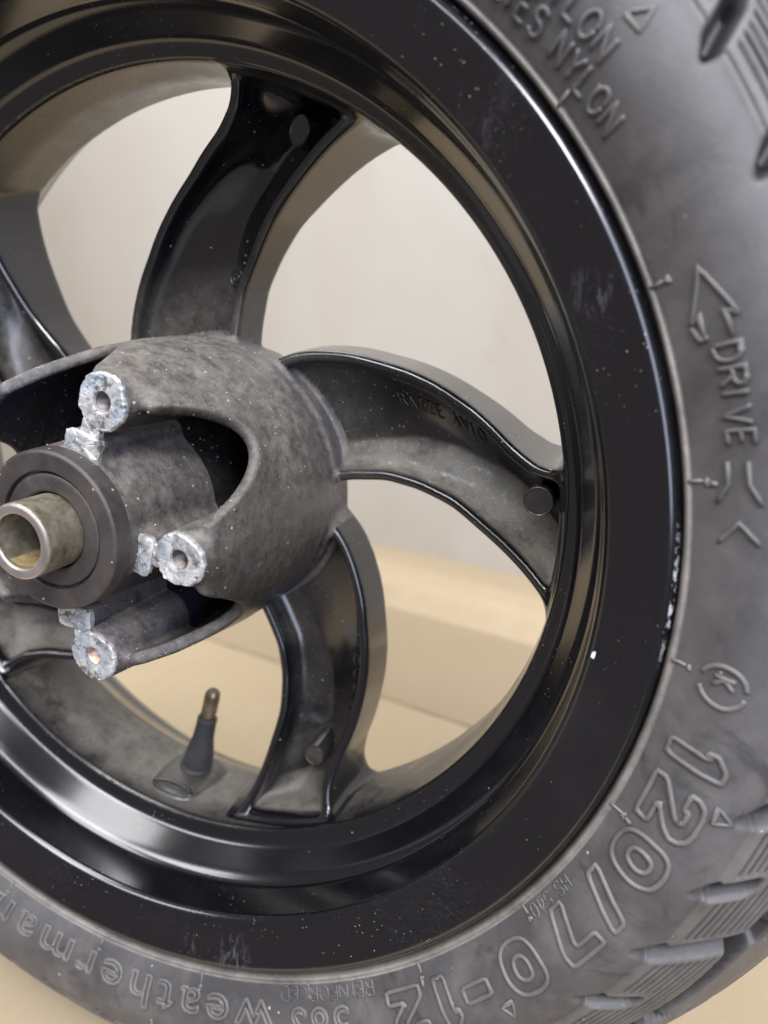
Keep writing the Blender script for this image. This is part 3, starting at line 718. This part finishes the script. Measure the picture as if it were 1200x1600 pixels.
def font_outline(name, txt, az0, az1, R0, h, label, bold=.06, r=.48):
    cu = bpy.data.curves.new('t', 'FONT'); cu.body = txt; cu.fill_mode = 'NONE'; cu.resolution_u = 3; cu.offset = bold; cu.space_character = 1.22
    ob = bpy.data.objects.new('t', cu); COL.objects.link(ob); dg = bpy.context.evaluated_depsgraph_get(); ev = ob.evaluated_get(dg); me = bpy.data.meshes.new_from_object(ev)
    v = np.array([tuple(p.co)[:2] for p in me.vertices]); E = [tuple(e.vertices) for e in me.edges]
    bpy.data.objects.remove(ob); bpy.data.curves.remove(cu); bpy.data.meshes.remove(me)
    x0, x1 = v[:, 0].min(), v[:, 0].max(); capy = v[:, 1].max(); L = abs(az0-az1)*np.radians(1)*(R0+h/2)
    v = np.stack([(v[:, 0]-x0)/(x1-x0)*L, v[:, 1]/capy*h], 1)
    adj = {}
    for a, b in E: adj.setdefault(a, []).append(b); adj.setdefault(b, []).append(a)
    seen = set(); mb = MB()
    for s0 in adj:
        if s0 in seen: continue
        lp = [s0]; seen.add(s0); cur = s0
        while True:
            nx = [q for q in adj[cur] if q not in seen]
            if not nx: break
            cur = nx[0]; seen.add(cur); lp.append(cur)
        if len(lp) < 3: continue
        pts = refine([tuple(v[i]) for i in lp], .9, True)
        # drop near-duplicate points
        q = [pts[0]]
        for p in pts[1:]:
            if math.dist(p, q[-1]) > .22: q.append(p)
        side_tube(mb, [(az0-np.degrees(px/(R0+h/2)), R0+py) for px, py in q], r, True)
    o = mb.build(name, RUBBER, tyre_o); set_attr(o, np.full(len(mb.V), .32)); o['label'] = label; return o
font_outline('name_marking', 'weatherman', -92.2, -133.0, 173.6, 9.6, 'raised outlined word weatherman')
font_outline('load_marking', '58S', -82.4, -89.6, 175.0, 9.0, 'raised outlined figures 58S', .03)
stroke_text('reinforced_marking', 'REINFORCED', -78.6, -91.0, 169.7, 3.6, .28, 1.0, 'raised word REINFORCED')
stroke_text('approval_marking', 'HS 540', -51.2, -56.6, 169.9, 3.2, .24, .9, 'raised figures HS 540')
stroke_text('drive_marking', 'DRIVE', -2.6, -9.4, 177.0, 5.2, .38, 1.5, 'raised word DRIVE')
stroke_text('ply_marking', 'PLIES NYLON', 28.3, 13.8, 172.7, 5.0, .38, 1.5, 'raised words PLIES NYLON on the inner line')
stroke_text('cord_marking', 'PLIES NYLON', 32.2, 17.6, 179.2, 5.0, .38, 1.5, 'raised words PLIES NYLON on the outer line')
# arrow round DRIVE
mb = MB()
for pts in ([(-1.9, 176.0), (-1.9, 174.9), (-.9, 173.8)], [(-.9, 173.8), (2.7, 178.4), (-.9, 183.2)], [(-.9, 183.2), (-.4, 181.0), (-2.1, 181.0)], [(-1.9, 176.0), (-1.9, 176.6)], [(-.9, 173.8), (-.2, 175.9), (-2.1, 175.9)],
            [(-10.6, 176.6), (-12.2, 176.6), (-13.6, 174.2)], [(-10.6, 180.6), (-12.2, 180.6), (-13.6, 183.0)], [(-16.6, 174.6), (-15.0, 178.6), (-16.4, 182.8)]):
    mb = MB(); side_tube(mb, refine(pts, .8), .4); o = mb.build('arrow_marking', RUBBER, tyre_o); set_attr(o, np.full(len(mb.V), .14))
# circled K, triangles, vent ticks
mb = MB()
for a0, a1 in ((-70, 78), (100, 250)):
    pts = [(-27.4-np.degrees(5.0*math.cos(rad(a))/180), 180.0+5.0*math.sin(rad(a))) for a in np.linspace(a0, a1, 24)]; side_tube(mb, pts, .45)
for s in G_['K']: side_tube(mb, [(-26.7-np.degrees(p[0]*4.2/180), 177.9+p[1]*4.4) for p in refine(s, .2)], .42)
side_tube(mb, [(-26.4, 178.5), (-26.4, 179.3)], .35)
o = mb.build('circle_marking', RUBBER, tyre_o); set_attr(o, np.full(len(mb.V), .35)); o['label'] = 'raised letter K in a broken ring'
for az, R0 in ((17.6, 189.6), (-37.3, 190.4), (-64.4, 187.6)):
    mb = MB(); side_tube(mb, refine([(az+.9, R0-1.9), (az-.5, R0-1.9), (az, R0+2.2)], .8, True), .34, True); o = mb.build('wear_triangle', RUBBER, tyre_o); set_attr(o, np.full(len(mb.V), .3))
for i in range(24):
    az = 2.8-15*i; mb = MB(); side_tube(mb, [(az, 168.4), (az+.05*(i % 3), 170.0), (az+.1, 171.2+.25*(i % 4))], .28)
    if i != 23: side_tube(mb, [(az+.3, 172.6), (az, 171.9+.2*(i % 3)), (az-.1-.1*(i % 2), 172.9)], .33)
    if i % 2 == 1: side_tube(mb, [(az, 172.8), (az-.1, 174.4)], .35)
    o = mb.build('vent_tick', RUBBER, tyre_o); set_attr(o, np.full(len(mb.V), .6))

# --- cast lettering inside the spokes
def spoke_text(parent, name, txt, k, R0, R1, tt0, tt1, h, label, r=.32):
    """letters on the trough floor of spoke k, running outwards, tops to the convex rib"""
    mb = MB(); n = len(txt); x = 0; tot = text_width(txt, 1, 1, .35)
    def P(uu, vv):
        R_ = R0+(R1-R0)*uu; A, B = np.interp(R_, K_R, AZU), np.interp(R_, K_R, AZC); tm = tt0+(tt1-tt0)*uu
        az = B+(A-B)*tm-72*k; az += np.degrees(vv*h/R_)
        return pol(R_-vv*h*.35*0, az, floor_z(R_, az, k)+.28)
    for ch in txt:
        for s in G_[ch]:
            mb.tube([P((x+p[0])/tot, p[1]) for p in refine(s, .12)], r, 6)
        x += max([p[0] for s in G_[ch] for p in s]+[.3])+.35
    o = mb.build(name, PAINT, parent); set_attr(o, np.full(len(mb.V), .12)); o['label'] = label; return o
spoke_text(S2, 'cast_lettering', 'RAZZE AVIO', 1, 79, 105, .60, .62, 4.6, 'small cast letters RAZZE AVIO', .33)
spoke_text(S3, 'cast_lettering', '10046', 2, 84, 104, .70, .74, 4.2, 'small cast figures along the rib', .75)
def on_floor(R_, az, k=0, h=.25): return pol(R_, az, floor_z(R_, az, k)+h)
mb = MB()
for rr_, th in ((3.0, .42), (1.2, .4)):
    mb.tube([on_floor(72.6+rr_*math.cos(a), 63.5+np.degrees(rr_*math.sin(a)/73)) for a in np.linspace(0, 2*np.pi, 24, endpoint=False)], th, 8, True)
for q in (77.6, 80.2, 85): mb.tube([on_floor(q, 60.6), on_floor(q+1.3, 61.6)], .5, 6)
o = mb.build('cast_mark', PAINT, S1); set_attr(o, np.full(len(mb.V), .1))

# ------------------------------------------------------------------ grit lying on hub and in the troughs
def grit():
    mb = MB(); g = np.random.default_rng(5)
    allV = V; sel = (G[:, 2] > .15) | (G[:, 0]*math.cos(rad(68))+G[:, 1]*math.sin(rad(68)) > .4)
    R_ = np.hypot(V[:, 0], V[:, 1]); okk = sel & (R_ < 132) & (V[:, 2] > -71)
    ids = np.flatnonzero(okk); wgt = np.where(R_[ids] < 62, 3.0, 1.0); wgt /= wgt.sum()
    for i in g.choice(ids, 420, p=wgt):
        s_ = g.uniform(.10, .30)*(2.2 if g.random() < .03 else 1); p = V[i]+G[i]*s_*.4
        q = g.normal(0, 1, (6, 3)); base = np.array([[1, 0, 0], [-1, 0, 0], [0, 1, 0], [0, -1, 0], [0, 0, 1], [0, 0, -1]])*s_*g.uniform(.5, 1.3, (6, 1))+q*s_*.15
        mb.add(base+p, [(0, 2, 4), (2, 1, 4), (1, 3, 4), (3, 0, 4), (2, 0, 5), (1, 2, 5), (3, 1, 5), (0, 3, 5)])
    m = mat_simple('pale grit', (.42, .36, .27), (.70, .64, .54), 500, .6, .8)
    o = mb.build('grit', m, hub, False); o['kind'] = 'stuff'
grit()
